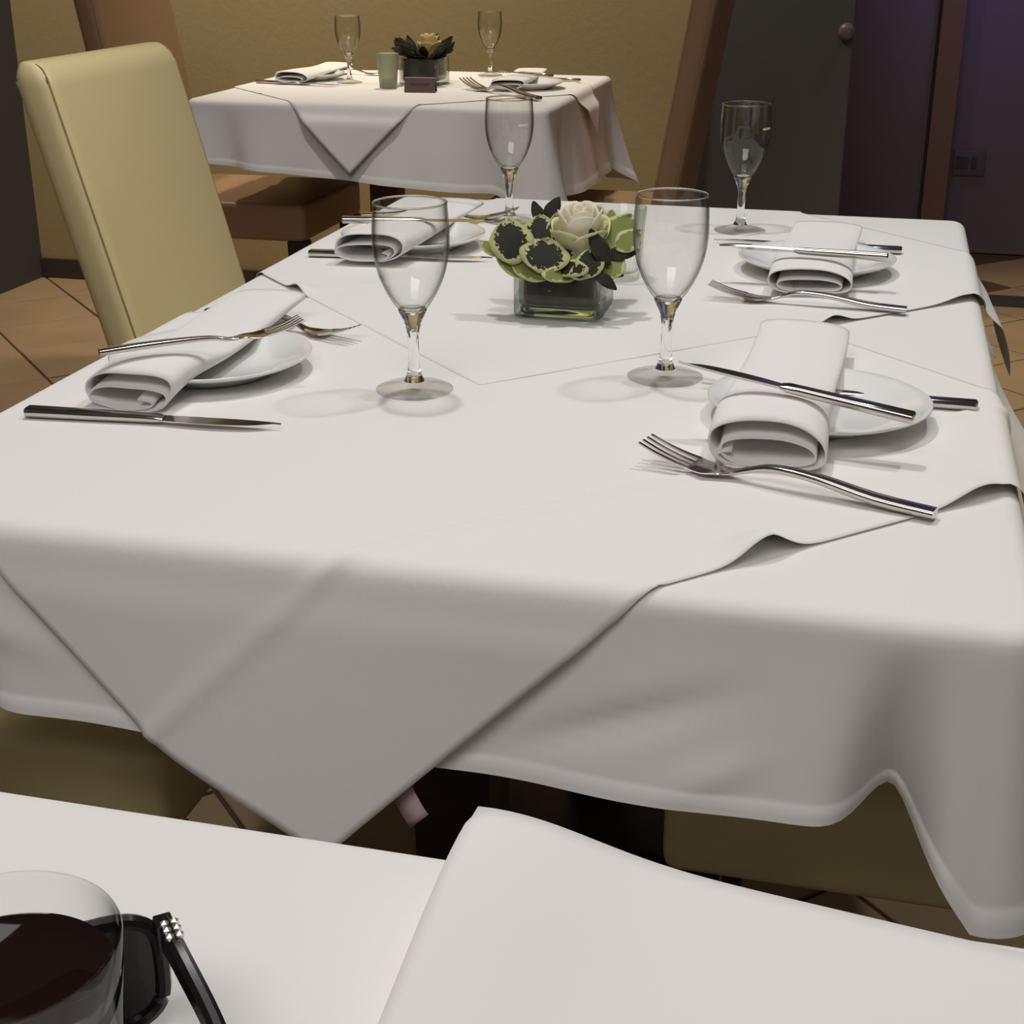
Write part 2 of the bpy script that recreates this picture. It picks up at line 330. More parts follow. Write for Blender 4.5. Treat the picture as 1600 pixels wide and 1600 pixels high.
R_E = 0.014
def tablecloth(label, x0, x1, y0, y1, drops, flares, corners, seed=0, wav=0.004, hem_band=0.014, creases=(), zoff=0.0, front_slope=0.0, bulge=None):
    """drops / flares: front, right, back, left. corners: FR, BR, BL, FL = (tip drop, tip outward, tuck depth, tuck at, tuck width)"""
    rc = 0.022
    per = []                               # (edge point, normal, side, c = signed distance from nearest corner, corner, fraction)
    def side(p, qv, n, si, c0, c1):
        p, qv, n = Vector(p), Vector(qv), Vector(n); L = (qv - p).length; N = 120
        for i in range(N + 1):
            s = 0.5 - 0.5 * math.cos(math.pi * i / N); s = 0.35 * s + 0.65 * i / N; d = s * L
            per.append((p + (qv - p) * s, n, si, c0, d, c1, L - d))
    def arc(cx, cy, a0, c0, si):
        for k in range(1, 10):
            a = math.radians(a0 + 9 * k)
            n = Vector((math.cos(a), math.sin(a), 0)); per.append((Vector((cx, cy, 0)) + rc * n, n, si + k / 10, c0, 0.0, c0, 0.0))
    side((x0 + rc, y0, 0), (x1 - rc, y0, 0), (0, -1, 0), 0, 3, 0); arc(x1 - rc, y0 + rc, -90, 0, 0)
    side((x1, y0 + rc, 0), (x1, y1 - rc, 0), (1, 0, 0), 1, 0, 1); arc(x1 - rc, y1 - rc, 0, 1, 1)
    side((x1 - rc, y1, 0), (x0 + rc, y1, 0), (0, 1, 0), 2, 1, 2); arc(x0 + rc, y1 - rc, 90, 2, 2)
    side((x0, y1 - rc, 0), (x0, y0 + rc, 0), (-1, 0, 0), 3, 2, 3); arc(x0 + rc, y0 + rc, 180, 3, 3)
    bm = bmesh.new(); n = len(per); rows = []
    cx, cy = (x0 + x1) / 2, (y0 + y1) / 2
    for f in (0.0, 0.25, 0.5, 0.72, 0.86, 0.95):
        if f == 0: rows.append([bm.verts.new((cx, cy, T + zoff))])
        else:
            row = []
            for E, nn, *_ in per:
                P = E - nn * R_E; P = Vector((cx, cy, 0)) + (P - Vector((cx, cy, 0))) * f
                row.append(bm.verts.new((P.x, P.y, T + zoff)))
            rows.append(row)
    for a in range(0, 91, 15):
        aa = math.radians(a)
        rows.append([bm.verts.new((E.x + nn.x * (-R_E + R_E * math.sin(aa)), E.y + nn.y * (-R_E + R_E * math.sin(aa)), T + zoff - R_E + R_E * math.cos(aa))) for E, nn, *_ in per])
    rnd = [random.Random(seed + k).uniform(0, 6.28) for k in range(8)]
    vs = [i / 16 for i in range(1, 15)] + [1 - hem_band / 0.13 * 0.9, 1 - hem_band / 0.13 * 0.85, 0.97, 1.0]
    vs.sort()
    arcl = 0; prev = None; ss = []
    for E, *_ in per:
        if prev is not None: arcl += (E - prev).length
        prev = E; ss.append(arcl)
    for v in vs:
        row = []
        for (E, nn, si, ca, da, cb, db), s in zip(per, ss):
            k = si - int(si); i0 = int(si) % 4
            base = drops[i0] * (1 - k) + drops[(i0 + 1) % 4] * k if k else drops[i0]
            if i0 == 0: base += front_slope * (E.x - cx) / (x1 - x0) * (1 - k)
            elif i0 == 3 and k: base += front_slope * (E.x - cx) / (x1 - x0) * k
            fl = flares[i0] * (1 - k) + flares[(i0 + 1) % 4] * k if k else flares[i0]
            if bulge and i0 == bulge[0] and not k: fl += bulge[2] * math.exp(-(((E.y if i0 in (1, 3) else E.x) - bulge[1]) / bulge[3]) ** 2)
            D, out = base, fl
            for cc, dd in ((ca, da), (cb, db)) if not k else ((ca, 0.0),):
                tipD, tipO, tuck, tat, tw = corners[cc]
                D += (tipD - base) * max(0, 1 - dd / (tat * 1.0)) ** 1.15
                out += tipO * math.exp(-(dd / (tat * 0.45)) ** 2) - tuck * math.exp(-((dd - tat) / tw) ** 2)
            vv = v ** 1.25
            wv = wav * (math.sin(s * 9.3 + rnd[0]) + 0.7 * math.sin(s * 21 + rnd[1] + v) + 0.4 * math.sin(s * 43 + rnd[2])) * v
            P = E + nn * (out * vv + wv)
            z = -R_E - (D - R_E) * v
            for (ax, az, bx, bz, amp, wd) in creases:      # soft diagonal folds in the front drop
                if i0 == 0 and not k:
                    ex, ez = bx - ax, bz - az; tt = ((E.x - ax) * ex + (z - az) * ez) / (ex * ex + ez * ez)
                    dx, dz = E.x - ax - ex * tt, z - az - ez * tt
                    P = P + nn * amp * math.exp(-(dx * dx + dz * dz) / wd ** 2) * smooth01(1 - abs(tt - 0.5) / 0.62) * min(1, v * 4)
            if v > 1 - hem_band / 0.13 * 0.87: P = P + nn * 0.0007
            row.append(bm.verts.new((P.x, P.y, T + zoff + z)))
        rows.append(row)
    for a, b in zip(rows, rows[1:]):
        for i in range(n):
            j = (i + 1) % n
            if len(a) == 1: bm.faces.new((a[0], b[i], b[j]))
            else: bm.faces.new((a[i], b[i], b[j], a[j]))
    o = obj('tablecloth', bm, 'cloth', None, sharp=None)
    return tag(o, label, 'tablecloth')

def overlay(label, cx, cy, half, rect, z, bumps=(), creases=(), flare=(0.06, 0.30, 0.06, 0.06), group=None, N=150, seed=1, slack=0.0, gap=0.0):
    """a square top cloth laid as a diamond; what hangs past the table's edge is folded down over it"""
    x0, x1, y0, y1 = rect; bm = bmesh.new(); grid = []
    rnd = random.Random(seed); ph = [rnd.uniform(0, 6.28) for _ in range(6)]
    e = z + 0.0012
    for i in range(N + 1):
        row = []
        for j in range(N + 1):
            u, v = i / N * 2 - 1, j / N * 2 - 1
            x = cx + half * (u - v) / 2; y = cy + half * (u + v) / 2      # corners: (+,+) back, (-,-) front, (+,-) right, (-,+) left
            if slack and x < cx: x -= slack * smooth01((cx - x) / 0.07) * smooth01((cy + 0.1 - y) / 0.25)
            lift = z
            for bx, by, amp, sg, inner in bumps:
                d2 = (x - bx) ** 2 + (y - by) ** 2
                lift += amp * math.exp(-d2 / sg ** 2)
            for (ax, ay, dx, dy, amp, wd) in creases:
                nx, ny = -dy, dx; d = (x - ax) * nx + (y - ay) * ny
                lift += amp * math.exp(-(d / wd) ** 2)
            lift += 0.00015 * math.sin(x * 37 + ph[0]) * math.sin(y * 31 + ph[1])
            lift = max(lift, z * 0.9)
            ex = [(y0 + R_E - y, 0), (x - x1 + R_E, 1), (y - y1 + R_E, 2), (x0 + R_E - x, 3)]
            d, si = max(ex)
            if d <= 0: P = (x, y, T + lift)
            else:
                nv = ((0, -1), (1, 0), (0, 1), (-1, 0))[si]; arc_l = R_E * math.pi / 2
                rr = R_E + e + (lift - z)
                if d < arc_l:
                    a = d / R_E; o_, zz = -R_E + rr * math.sin(a), -R_E + rr * math.cos(a)
                else:
                    k = d - arc_l
                    tpar = x if si in (0, 2) else y
                    fl = flare[si] * k * (1 + 0.5 * math.sin(tpar * 14 + ph[2])) + 0.10 * k * k
                    o_, zz = rr - R_E + fl + 0.0008 + gap * smooth01(k / 0.03), -R_E - k * math.cos(math.atan(flare[si]))
                bx_, by_ = (x, (y0, 0, y1, 0)[si]) if si in (0, 2) else ((0, x1, 0, x0)[si], y)
                P = (bx_ + nv[0] * o_, by_ + nv[1] * o_, T + zz)
            row.append(bm.verts.new(P))
        grid.append(row)
    for i in range(N):
        for j in range(N): bm.faces.new((grid[i][j], grid[i + 1][j], grid[i + 1][j + 1], grid[i][j + 1]))
    o = obj('overlay_cloth', bm, 'overlay', None, sharp=None)
    md = o.modifiers.new('thickness', 'SOLIDIFY'); md.thickness = 0.0003; md.offset = 0
    return tag(o, label, 'tablecloth', group)

MAIN = (-0.666, 0.115, 0.75, 1.99)
make_table('dark wooden table under the large white tablecloth in the middle', *MAIN, posts=((-0.31, 1.05), (-0.31, 1.70)))
tablecloth('long white tablecloth on the large set table in the middle', *MAIN, drops=(0.131, 0.135, 0.13, 0.13), flares=(0.012, 0.025, 0.012, 0.012), bulge=(1, 1.30, 0.065, 0.15),
           corners=[(0.195, -0.004, 0.062, 0.052, 0.022), (0.18, 0.03, 0.03, 0.06, 0.03), (0.18, 0.02, 0.03, 0.06, 0.03), (0.18, 0.02, 0.04, 0.06, 0.03)], seed=3,
           creases=[(-0.20, -0.115, -0.045, -0.052, -0.006, 0.009), (-0.10, -0.125, -0.03, -0.09, 0.004, 0.010), (-0.62, -0.04, -0.49, -0.09, 0.005, 0.012)])
ov1 = overlay('white square overlay cloth with its corner hanging over the near table edge', -0.31, 1.09, 0.535, MAIN, 0.0016,
        bumps=[(-0.048, 0.822, 0.014, 0.022, 0), (0.085, 0.955, 0.010, 0.03, 0)],
        creases=[(-0.305, 0.75, 0.7071, 0.7071, 0.0028, 0.005), (-0.31, 1.09, 0.707, -0.707, 0.001, 0.006)], group='overlay cloths on the large table', seed=2, slack=0.05, gap=0.004)
ov2 = overlay('white square overlay cloth laid over the back half of the large table', -0.31, 1.652, 0.535, MAIN, 0.0021,
        bumps=[(-0.03, 1.398, 0.008, 0.018, 0), (-0.585, 1.394, 0.008, 0.018, 0), (0.1, 1.52, 0.006, 0.03, 0)],
        creases=[(-0.31, 1.652, 0.707, 0.707, 0.001, 0.006)], flare=(0.06, 0.28, 0.06, 0.06), gap=0.012, group='overlay cloths on the large table', seed=5)
tgm = bmesh.new(); gr = []
for i in range(9):
    f = i / 8; gr.append([tgm.verts.new((-0.268 + f * 0.022 - s * 0.006, 0.742 - 0.004 * f + 0.002 * math.sin(f * 5), T - 0.142 - f * 0.026 - s * 0.006 + s * 0.012 * 0)) for s in (-1, 1)])
for a, b in zip(gr, gr[1:]): tgm.faces.new((a[0], a[1], b[1], b[0]))
tg = obj('care_tag', tgm, 'tag', ov1, sharp=None); md = tg.modifiers.new('thickness', 'SOLIDIFY'); md.thickness = 0.0006
tg['label'] = 'pinkish cloth tag'

FAR = (-1.52, -0.69, 3.04, 3.80)
make_table('far dark table under the shorter white cloth in front of the wall', *FAR, posts=((-1.18, 3.42),), wood='red_wood')
tablecloth('white tablecloth on the far table, its hem sloping down to the right', *FAR, drops=(0.165, 0.205, 0.19, 0.14), front_slope=0.05, flares=(0.015, 0.035, 0.02, 0.02),
           corners=[(0.215, 0.015, 0.03, 0.10, 0.04), (0.27, 0.06, 0.02, 0.10, 0.05), (0.25, 0.02, 0.03, 0.08, 0.03), (0.135, 0.01, 0.02, 0.08, 0.03)], seed=11, wav=0.007)
ov3 = overlay('white diamond overlay cloth hanging over the front of the far table', -1.125, 3.435, 0.535, FAR, 0.0016, creases=[(-1.125, 3.435, 0.707, 0.707, 0.0015, 0.008)],
        flare=(0.14, 0.35, 0.06, 0.06), gap=0.014, seed=8, N=110)

NEAR = (-1.0, 0.62, -0.35, 0.487)
make_table('dark table in the foreground under a white cloth at the bottom of the picture', *NEAR, posts=((-0.6, 0.05), (0.2, 0.05)))
tablecloth('white tablecloth on the foreground table below the tumbler and sunglasses', *NEAR, drops=(0.2, 0.2, 0.2, 0.2), flares=(0.02, 0.02, 0.012, 0.02),
           corners=[(0.28, 0.02, 0.03, 0.06, 0.03)] * 4, seed=21)

# ================================================================== TABLEWARE BUILDERS
def make_glass(label, loc, group, mark=None, rz=0.0):
    t = thing('wine_glass', label, 'wine glass', loc, rz, group)
    outer = [(0.0, 0.0670), (0.006, 0.0676), (0.0112, 0.0692), (0.0165, 0.0760), (0.0225, 0.0870), (0.0272, 0.0990), (0.0300, 0.1120), (0.0310, 0.1230), (0.0308, 0.1360), (0.0300, 0.1480), (0.0296, 0.1545)]
    o2 = cat_rom(outer, 4)
    th = 0.0011; inner = []
    for i, (r, z) in enumerate(o2):
        a = o2[max(i - 1, 0)]; b = o2[min(i + 1, len(o2) - 1)]; dx, dz = b[0] - a[0], b[1] - a[1]; L = math.hypot(dx, dz) or 1
        thick = th + 0.0022 * max(0, 1 - (z - 0.061) / 0.02)
        inner.append((max(0, r - dz / L * thick), z + dx / L * thick))
    inner[0] = (0, inner[0][1]); inner = [p for p in inner if p[0] > 0.0008 or p is inner[0]]
    rim = [(o2[-1][0] - 0.0002, o2[-1][1] + 0.0005), (inner[-1][0] + 0.0002, o2[-1][1] + 0.0005)]
    obj('bowl', lathe(bmesh.new(), o2 + rim + inner[::-1], 64), 'glass', t, sharp=None)
    rp = [(0.0291 * math.cos(k * math.pi / 32), 0.0291 * math.sin(k * math.pi / 32), 0.1548) for k in range(65)]
    obj('rim', tube(bmesh.new(), rp, 0.00085, 8, cap=False), 'glass_solid', t, sharp=None)
    stem = [(0, 0.0085), (0.0085, 0.0085), (0.0068, 0.0125), (0.0055, 0.017), (0.0047, 0.026), (0.0046, 0.040), (0.0052, 0.050), (0.0068, 0.0565), (0.0092, 0.0625), (0.0118, 0.0685), (0.0100, 0.0692), (0.0, 0.0660)]
    obj('stem', lathe(bmesh.new(), cat_rom(stem, 3)[1:-1] and [stem[0]] + cat_rom(stem[1:-1], 3) + [stem[-1]], 40), 'glass_solid', t, sharp=50)
    foot = [(0, 0.0002), (0.0300, 0.0002), (0.0318, 0.0009), (0.0320, 0.0018), (0.0300, 0.0026), (0.020, 0.0046), (0.0125, 0.0066), (0.0092, 0.0082), (0, 0.0083)]
    obj('foot', lathe(bmesh.new(), foot, 56), 'foot_glass', t, sharp=50)
    if mark:                               # small printed fill mark on the bowl
        a0, z, n = mark; b = bmesh.new()
        for k in range(n):
            a = a0 + k * 0.075; r = 0.03125
            for dz0, dz1 in ((0.0, 0.0032) if k % 2 else (0.0004, 0.0024),):
                vs = [b.verts.new((r * math.cos(aa), r * math.sin(aa), zz)) for aa, zz in ((a, z + dz0), (a + 0.05, z + dz0), (a + 0.05, z + dz1), (a, z + dz1))]
                b.faces.new(vs)
        obj('printed_mark', b, 'mark', t)
    return t

def make_plate(label, loc, r=0.086, group='small white plates'):
    s = r / 0.086
    prof = [(0, 0.0012), (0.046, 0.0012), (0.048, 0.0002), (0.053, 0.0002), (0.056, 0.0030), (0.066, 0.0075), (0.080, 0.0128), (0.0855, 0.0158), (0.0862, 0.0170), (0.0850, 0.0176), (0.079, 0.0150), (0.066, 0.0100), (0.057, 0.0060), (0.051, 0.0042), (0.0, 0.0040)]
    o = obj('plate', lathe(bmesh.new(), [(a * s, b) for a, b in prof], 72), 'china', None, loc=loc, sharp=None)
    return tag(o, label, 'plate', group)

def make_napkin(label, loc, rz, fall=1.15, W=0.082, L=0.29, H=0.031, turns=2.35, seed=0, zback=0.35, group='folded white napkins on plates', tilt=0.0, mirror=1, droop=0.0):
    """a linen napkin folded over and over into a flat roll; local +Y runs to the far end, its open end faces -Y"""
    rnd = random.Random(seed); bm = bmesh.new(); NS = 96; NY = 30
    off = rnd.uniform(-0.3, 0.3); prof = []
    for i in range(NS + 1):
        f = i / NS; a = -2 * math.pi * turns * f - math.pi * 0.55 + off
        ru = 1 - 0.30 * f ** 0.8; rw = 1 - 0.78 * f ** 0.7
        c, s = math.cos(a), math.sin(a)
        u = 0.5 * W * ru * math.copysign(abs(c) ** 0.75, c) + 0.10 * W * f * math.sin(3 * f + seed)
        wv = H * (0.07 * f + rw * (0.5 + 0.5 * math.copysign(abs(s) ** 0.85, s))) + 0.05 * H * math.sin(9 * f + seed) * (u / W)
        prof.append((mirror * u, max(0.0008, wv)))
    tail = [(mirror * (-0.5 * W - 0.006), 0.004)]
    rows = []
    for j in range(NY + 1):
        y = j / NY; hs = 1 - (1 - zback) * smooth01(y * fall); row = []
        for (u, wv) in prof:
            zz = wv * hs + tilt * y - droop * (max(0, 0.22 - y) / 0.22) ** 1.5
            row.append(bm.verts.new((u * (1 - 0.05 * y) + 0.002 * math.sin(6 * y + seed + wv * 100), (y - 0.0) * L + 0.004 * math.sin(u * 60 + seed) * (1 - y), zz)))
        rows.append(row)
    for a, b in zip(rows, rows[1:]):
        for i in range(NS): bm.faces.new((a[i], a[i + 1], b[i + 1], b[i]))
    o = obj('napkin', bm, 'napkin', None, loc=loc, sharp=None); o.rotation_euler = (0, 0, rz)
    md = o.modifiers.new('thickness', 'SOLIDIFY'); md.thickness = 0.0013; md.offset = 0
    return tag(o, label, 'napkin', group)

def make_knife(label, p0, p1, group, roll=0.0):
    """p0 = end of the handle, p1 = tip of the blade"""
    p0, p1 = Vector(p0), Vector(p1); d = p1 - p0; L = d.length
    t = thing('table_knife', label, 'knife', p0, 0, group)
    qx = d.to_track_quat('X', 'Z'); t.rotation_mode = 'QUATERNION'
    from mathutils import Quaternion
    t.rotation_quaternion = qx @ Quaternion((1, 0, 0), roll)
    hl = 0.52 * L; secs = []
    for f, hw, ht in ((0, 0.0040, 0.0030), (0.015, 0.0058, 0.0040), (0.5, 0.0054, 0.0037), (0.9, 0.0045, 0.0033), (1.0, 0.0050, 0.0030), (1.06, 0.0046, 0.0016)):
        secs.append([(f * hl, 1.2 * hw * math.copysign(abs(math.cos(a)) ** 0.6, math.cos(a)), 0.0042 + ht * math.copysign(abs(math.sin(a)) ** 0.6, math.sin(a))) for a in [2 * math.pi * k / 16 for k in range(16)]])
    obj('handle', loft(bmesh.new(), secs), 'steel', t, sharp=50)
    secs = []
    for i in range(17):
        f = i / 16; x = hl + f * (L - hl)
        top = 0.0050 - 0.004 * f ** 5; bot = -0.0050 - 0.0035 * math.sin(math.pi * min(1, f * 1.15)) + (0.0055 + 0.0035) * max(0, (f - 0.72) / 0.28) ** 2
        if f > 0.98: bot = top - 0.0008
        secs.append([(x, top, 0.0052), (x, top, 0.0034), (x, bot, 0.0040), (x, bot, 0.0044)])
    obj('blade', loft(bmesh.new(), secs), 'steel', t, sharp=40)
    return t

def make_fork(label, p0, p1, group, arch=0.011, roll=0.0, tip=0.017):
    """p0 = end of the handle, p1 = tips of the tines"""
    p0, p1 = Vector(p0), Vector(p1); d = p1 - p0; L = d.length
    t = thing('table_fork', label, 'fork', p0, 0, group)
    from mathutils import Quaternion
    t.rotation_mode = 'QUATERNION'; t.rotation_quaternion = d.to_track_quat('X', 'Z') @ Quaternion((1, 0, 0), roll)
    s = L / 0.21
    prof = cat_rom([(0, 0.0035), (0.04, 0.0055), (0.08, 0.0035 + arch * 0.75), (0.112, 0.002 + arch), (0.132, arch * 0.7), (0.146, 0.0035), (0.160, 0.0025), (0.172, 0.0045)], 4)
    wid = cat_rom([(0, 0.0056), (0.04, 0.0056), (0.08, 0.0046), (0.112, 0.0034), (0.132, 0.0030), (0.146, 0.0062), (0.160, 0.0108), (0.172, 0.0112)], 4)
    thk = cat_rom([(0, 0.0030), (0.04, 0.0032), (0.08, 0.0028), (0.112, 0.0024), (0.132, 0.0020), (0.146, 0.0012), (0.160, 0.0009), (0.172, 0.0009)], 4)
    secs = []
    for (x, z), (_, hw), (_, ht) in zip(prof, wid, thk):
        dish = 0.0016 * smooth01((x - 0.135) / 0.02)
        sec = []
        for k in range(16):
            a = 2 * math.pi * k / 16; cy = 1.18 * hw * math.copysign(abs(math.cos(a)) ** 0.6, math.cos(a))
            sec.append((x * s, cy * s, (z + ht * math.copysign(abs(math.sin(a)) ** 0.6, math.sin(a)) + dish * (abs(cy) / hw / 1.18) ** 2) * s))
        secs.append(sec)
    obj('handle', loft(bmesh.new(), secs), 'steel', t, sharp=50)
    for k in range(4):
        y = (-0.0108 + k * 0.0072); pts = cat_rom([(0.170, 0.0042), (0.182, 0.0070), (0.196, 0.0115), (0.2095, tip)], 4); secs = []
        for i, (x, z) in enumerate(pts):
            f = i / (len(pts) - 1); hw = 0.0021 - 0.0009 * f; ht = 0.0010 - 0.0004 * f; yy = y * (1 - 0.06 * f)
            dz = 0.0012 * (abs(y) / 0.0108) ** 2 * (1 - f)
            secs.append([(x * s, (yy + a * hw) * s, (z + dz + b * ht) * s) for a, b in ((-1, -1), (1, -1), (1, 1), (-1, 1))])
        obj('tine', loft(bmesh.new(), secs), 'steel', t, sharp=50)
    return t

ZT = T + 0.0016 + 0.0006                  # top of the first overlay
ZT2 = T + 0.0022 + 0.0006                 # top of the second overlay
# ---- wine glasses of the large table
GL = 'wine glasses on the large table'
make_glass('empty stemmed wine glass nearest the camera, left of the flowers', (-0.358, 1.090, ZT), GL)
make_glass('empty stemmed wine glass in front of the flowers on the right, touching a knife blade', (-0.162, 1.176, ZT), GL)
make_glass('wine glass at the back right, standing out against the black door', (-0.165, 1.826, ZT2), GL, mark=(-0.75, 0.1265, 7))
make_glass('wine glass behind the flowers, seen against the far table cloth', (-0.461, 1.815, ZT2), GL, mark=(-0.95, 0.1235, 6))

# ---- near right setting
CUT = 'steel cutlery on the large table'
make_plate('white plate in the near right place setting', (-0.030, 1.098, ZT))
make_napkin('folded white napkin on the near right plate, open loops facing the camera', (-0.060, 0.972, T + 0.011), -0.02, W=0.086, L=0.31, H=0.047, seed=1, droop=0.010, tilt=0.006, fall=2.3, zback=0.42)
make_fork('steel fork lying in front of the near right plate', (0.055, 0.907, ZT), (-0.146, 0.968, ZT), CUT)
make_knife('steel knife resting across the napkin of the near right plate', (0.039, 1.010, T + 0.032), (-0.134, 1.040, T + 0.053), CUT)
make_knife('steel knife behind the near right plate, its handle reaching the table edge', (0.092, 1.148, ZT), (-0.128, 1.156, ZT), CUT)
# ---- near left setting
make_plate('white plate in the near left place setting', (-0.545, 1.102, ZT))
make_napkin('folded white napkin on the near left plate below the cream chair', (-0.565, 0.985, T + 0.010), 0.015, W=0.084, L=0.30, H=0.042, seed=4, droop=0.009, tilt=0.006, fall=2.3, zback=0.42, mirror=-1)
make_fork('steel fork resting across the napkin of the near left plate', (-0.588, 0.992, T + 0.043), (-0.458, 1.096, T + 0.042), CUT, arch=0.004, tip=0.018)
make_knife('steel knife with a pointed blade in front of the near left plate', (-0.633, 0.951, ZT), (-0.426, 0.968, ZT), CUT)
make_fork('steel fork behind the near left napkin, only the end of its handle showing', (-0.634, 1.283, ZT), (-0.455, 1.215, ZT), CUT)
# ---- far right setting
make_plate('white plate in the far right place setting below the black door', (-0.060, 1.622, ZT2))
make_napkin('folded white napkin on the far right plate', (-0.062, 1.492, T + 0.007), -0.015, W=0.090, L=0.30, H=0.034, turns=2.0, seed=7, tilt=0.010)
make_fork('steel fork lying in front of the far right plate', (0.038, 1.452, ZT2), (-0.160, 1.467, ZT2), CUT)
make_knife('steel knife resting across the napkin of the far right plate', (0.016, 1.535, T + 0.036), (-0.160, 1.542, T + 0.038), CUT, roll=0.5)
make_knife('steel knife behind the far right plate beside the back wine glass', (0.033, 1.738, ZT2), (-0.188, 1.748, ZT2), CUT)
# ---- far left setting
make_plate('white plate in the far left place setting, seen through a wine glass', (-0.535, 1.640, ZT2))
make_napkin('folded white napkin on the far left plate, seen through a wine glass', (-0.552, 1.520, T + 0.008), -0.05, W=0.085, L=0.30, H=0.042, seed=12, tilt=0.010, mirror=-1)
make_knife('steel knife in front of the far left plate, behind the near wine glass', (-0.635, 1.555, ZT2), (-0.421, 1.578, ZT2), CUT)
make_fork('steel fork behind the far left plate by the back table edge', (-0.655, 1.795, ZT2), (-0.450, 1.822, ZT2), CUT)
make_knife('steel knife resting across the napkin of the far left plate', (-0.610, 1.600, T + 0.034), (-0.440, 1.655, T + 0.030), CUT)

# ================================================================== FLOWERS
def leaf_mesh(l, wd, curl, cup):
    bm = bmesh.new(); uvl = bm.loops.layers.uv.new('UVMap'); NU, NV = 10, 6; g_ = []; uvs = {}
    for i in range(NU + 1):
        f = i / NU; row = []
        half = wd / 2 * (math.sin(math.pi * min(1, f * 0.96 + 0.03)) ** 0.72) * (1 - 0.25 * (f - 0.5))
        for j in range(NV + 1):
            k = j / NV * 2 - 1
            z = cup * wd * (k * k) * 0.5 - curl * l * (f - 0.4) ** 2 + 0.03 * l * math.sin(f * 11 + k * 3) * k * k
            v = bm.verts.new((k * half, (f - 0.5) * l, z)); row.append(v)
            edge = max(abs(k) ** 1.4, abs(f * 2 - 1) ** 2.2); uvs[v] = (edge, f)
        g_.append(row)
    for i in range(NU):
        for j in range(NV):
            f = bm.faces.new((g_[i][j], g_[i][j + 1], g_[i + 1][j + 1], g_[i + 1][j]))
            for lp in f.loops: lp[uvl].uv = uvs[lp.vert]
    return bm
def add_leaf(parent, pos, tdir, nrm, l, wd, m, seed=0):
    rnd = random.Random(seed)
    bm = leaf_mesh(l, wd, rnd.uniform(0.05, 0.28), rnd.uniform(-0.10, 0.12))
    o = obj('leaf', bm, m, parent, sharp=None)
    y = Vector(tdir).normalized(); z = Vector(nrm); z = (z - y * z.dot(y)).normalized(); x = y.cross(z)
    o.matrix_basis = Matrix(((x.x, y.x, z.x, pos[0]), (x.y, y.y, z.y, pos[1]), (x.z, y.z, z.z, pos[2]), (0, 0, 0, 1)))
    md = o.modifiers.new('thickness', 'SOLIDIFY'); md.thickness = 0.0005
    return o
def add_rose(parent, loc, R, m, tilt=(0, 0, 0), seed=0, m2=None):
    rnd = random.Random(seed)
    for ring, (n, r0, h, flare, wdt) in enumerate(((3, 0.20, 1.80, 0.08, 1.7), (4, 0.42, 1.85, 0.14, 1.1), (5, 0.64, 1.80, 0.20, 0.95), (5, 0.86, 1.35, 0.26, 0.85))):
        for k in range(n):
            a0 = 2 * math.pi * k / n + ring * 0.6 + rnd.uniform(-0.15, 0.15); bm = bmesh.new(); g_ = []
            for i in range(9):
                f = i / 8; row = []
                for j in range(9):
                    kk = j / 8 * 2 - 1
                    hh = f * h * (1 - 0.22 * abs(kk) ** 2.5 * f)
                    rr = r0 * (0.45 + 0.62 * math.sin(min(1, f * 1.05) * math.pi * 0.55)) + flare * max(0, f - 0.68) ** 1.5 * 2.2
                    rr *= 1 + 0.05 * math.sin(4 * f + k)
                    a = a0 + kk * wdt * (0.55 + 0.45 * math.sin(math.pi * (0.15 + 0.6 * f)))
                    row.append(bm.verts.new((R * rr * math.cos(a), R * rr * math.sin(a), R * (hh - 0.04 * ring))))
                g_.append(row)
            for i in range(8):
                for j in range(8): bm.faces.new((g_[i][j], g_[i][j + 1], g_[i + 1][j + 1], g_[i + 1][j]))
            o = obj('rose_petal', bm, m2 if ring == 3 and m2 else m, parent, loc=loc, sharp=None); o.rotation_euler = tilt
            md = o.modifiers.new('thickness', 'SOLIDIFY'); md.thickness = 0.0006
def square_shell(bm, h, z0, z1, zi, th, cr):
    def ring(hh, z, c):
        pts = []
        for cx, cy, a0 in ((hh - c, hh - c, 0), (-hh + c, hh - c, 90), (-hh + c, -hh + c, 180), (hh - c, -hh + c, 270)):
            for s in range(7):
                a = math.radians(a0 + s * 15); pts.append((cx + c * math.cos(a), cy + c * math.sin(a), z))
        return pts
    secs = [ring(h - 0.004, z0, cr), ring(h - 0.001, z0 + 0.0015, cr), ring(h, z0 + 0.005, cr), ring(h, z1 - 0.001, cr), ring(h - 0.001, z1, cr), ring(h - th + 0.001, z1, cr * 0.7), ring(h - th, z1 - 0.001, cr * 0.7),
            ring(h - th, zi + 0.004, cr * 0.7), ring(h - th - 0.003, zi, cr * 0.7)]
    return loft(bm, secs)
VC = Vector((-0.294, 1.380, ZT2))
vase = thing('flower_vase', 'square glass vase with a cream rose and variegated leaves on the large table', 'flower vase', VC)
obj('vase_glass', square_shell(bmesh.new(), 0.043, 0.0002, 0.046, 0.010, 0.0045, 0.008), 'vase_glass', vase, sharp=50)
obj('leaf_liner', square_shell(bmesh.new(), 0.0355, 0.0115, 0.041, 0.036, 0.004, 0.010), 'liner', vase, sharp=50)
obj('glass_base', square_shell(bmesh.new(), 0.0375, 0.0006, 0.0098, 0.0090, 0.004, 0.007), 'vase_base', vase, sharp=50)
for k in range(5):
    a = k * 1.3; obj('stem', tube(bmesh.new(), [(0.01 * math.cos(a), 0.01 * math.sin(a), 0.034), (0.016 * math.cos(a), 0.016 * math.sin(a), 0.055), (0.02 * math.cos(a), 0.02 * math.sin(a), 0.07)], 0.0016, 6), 'stem', vase)
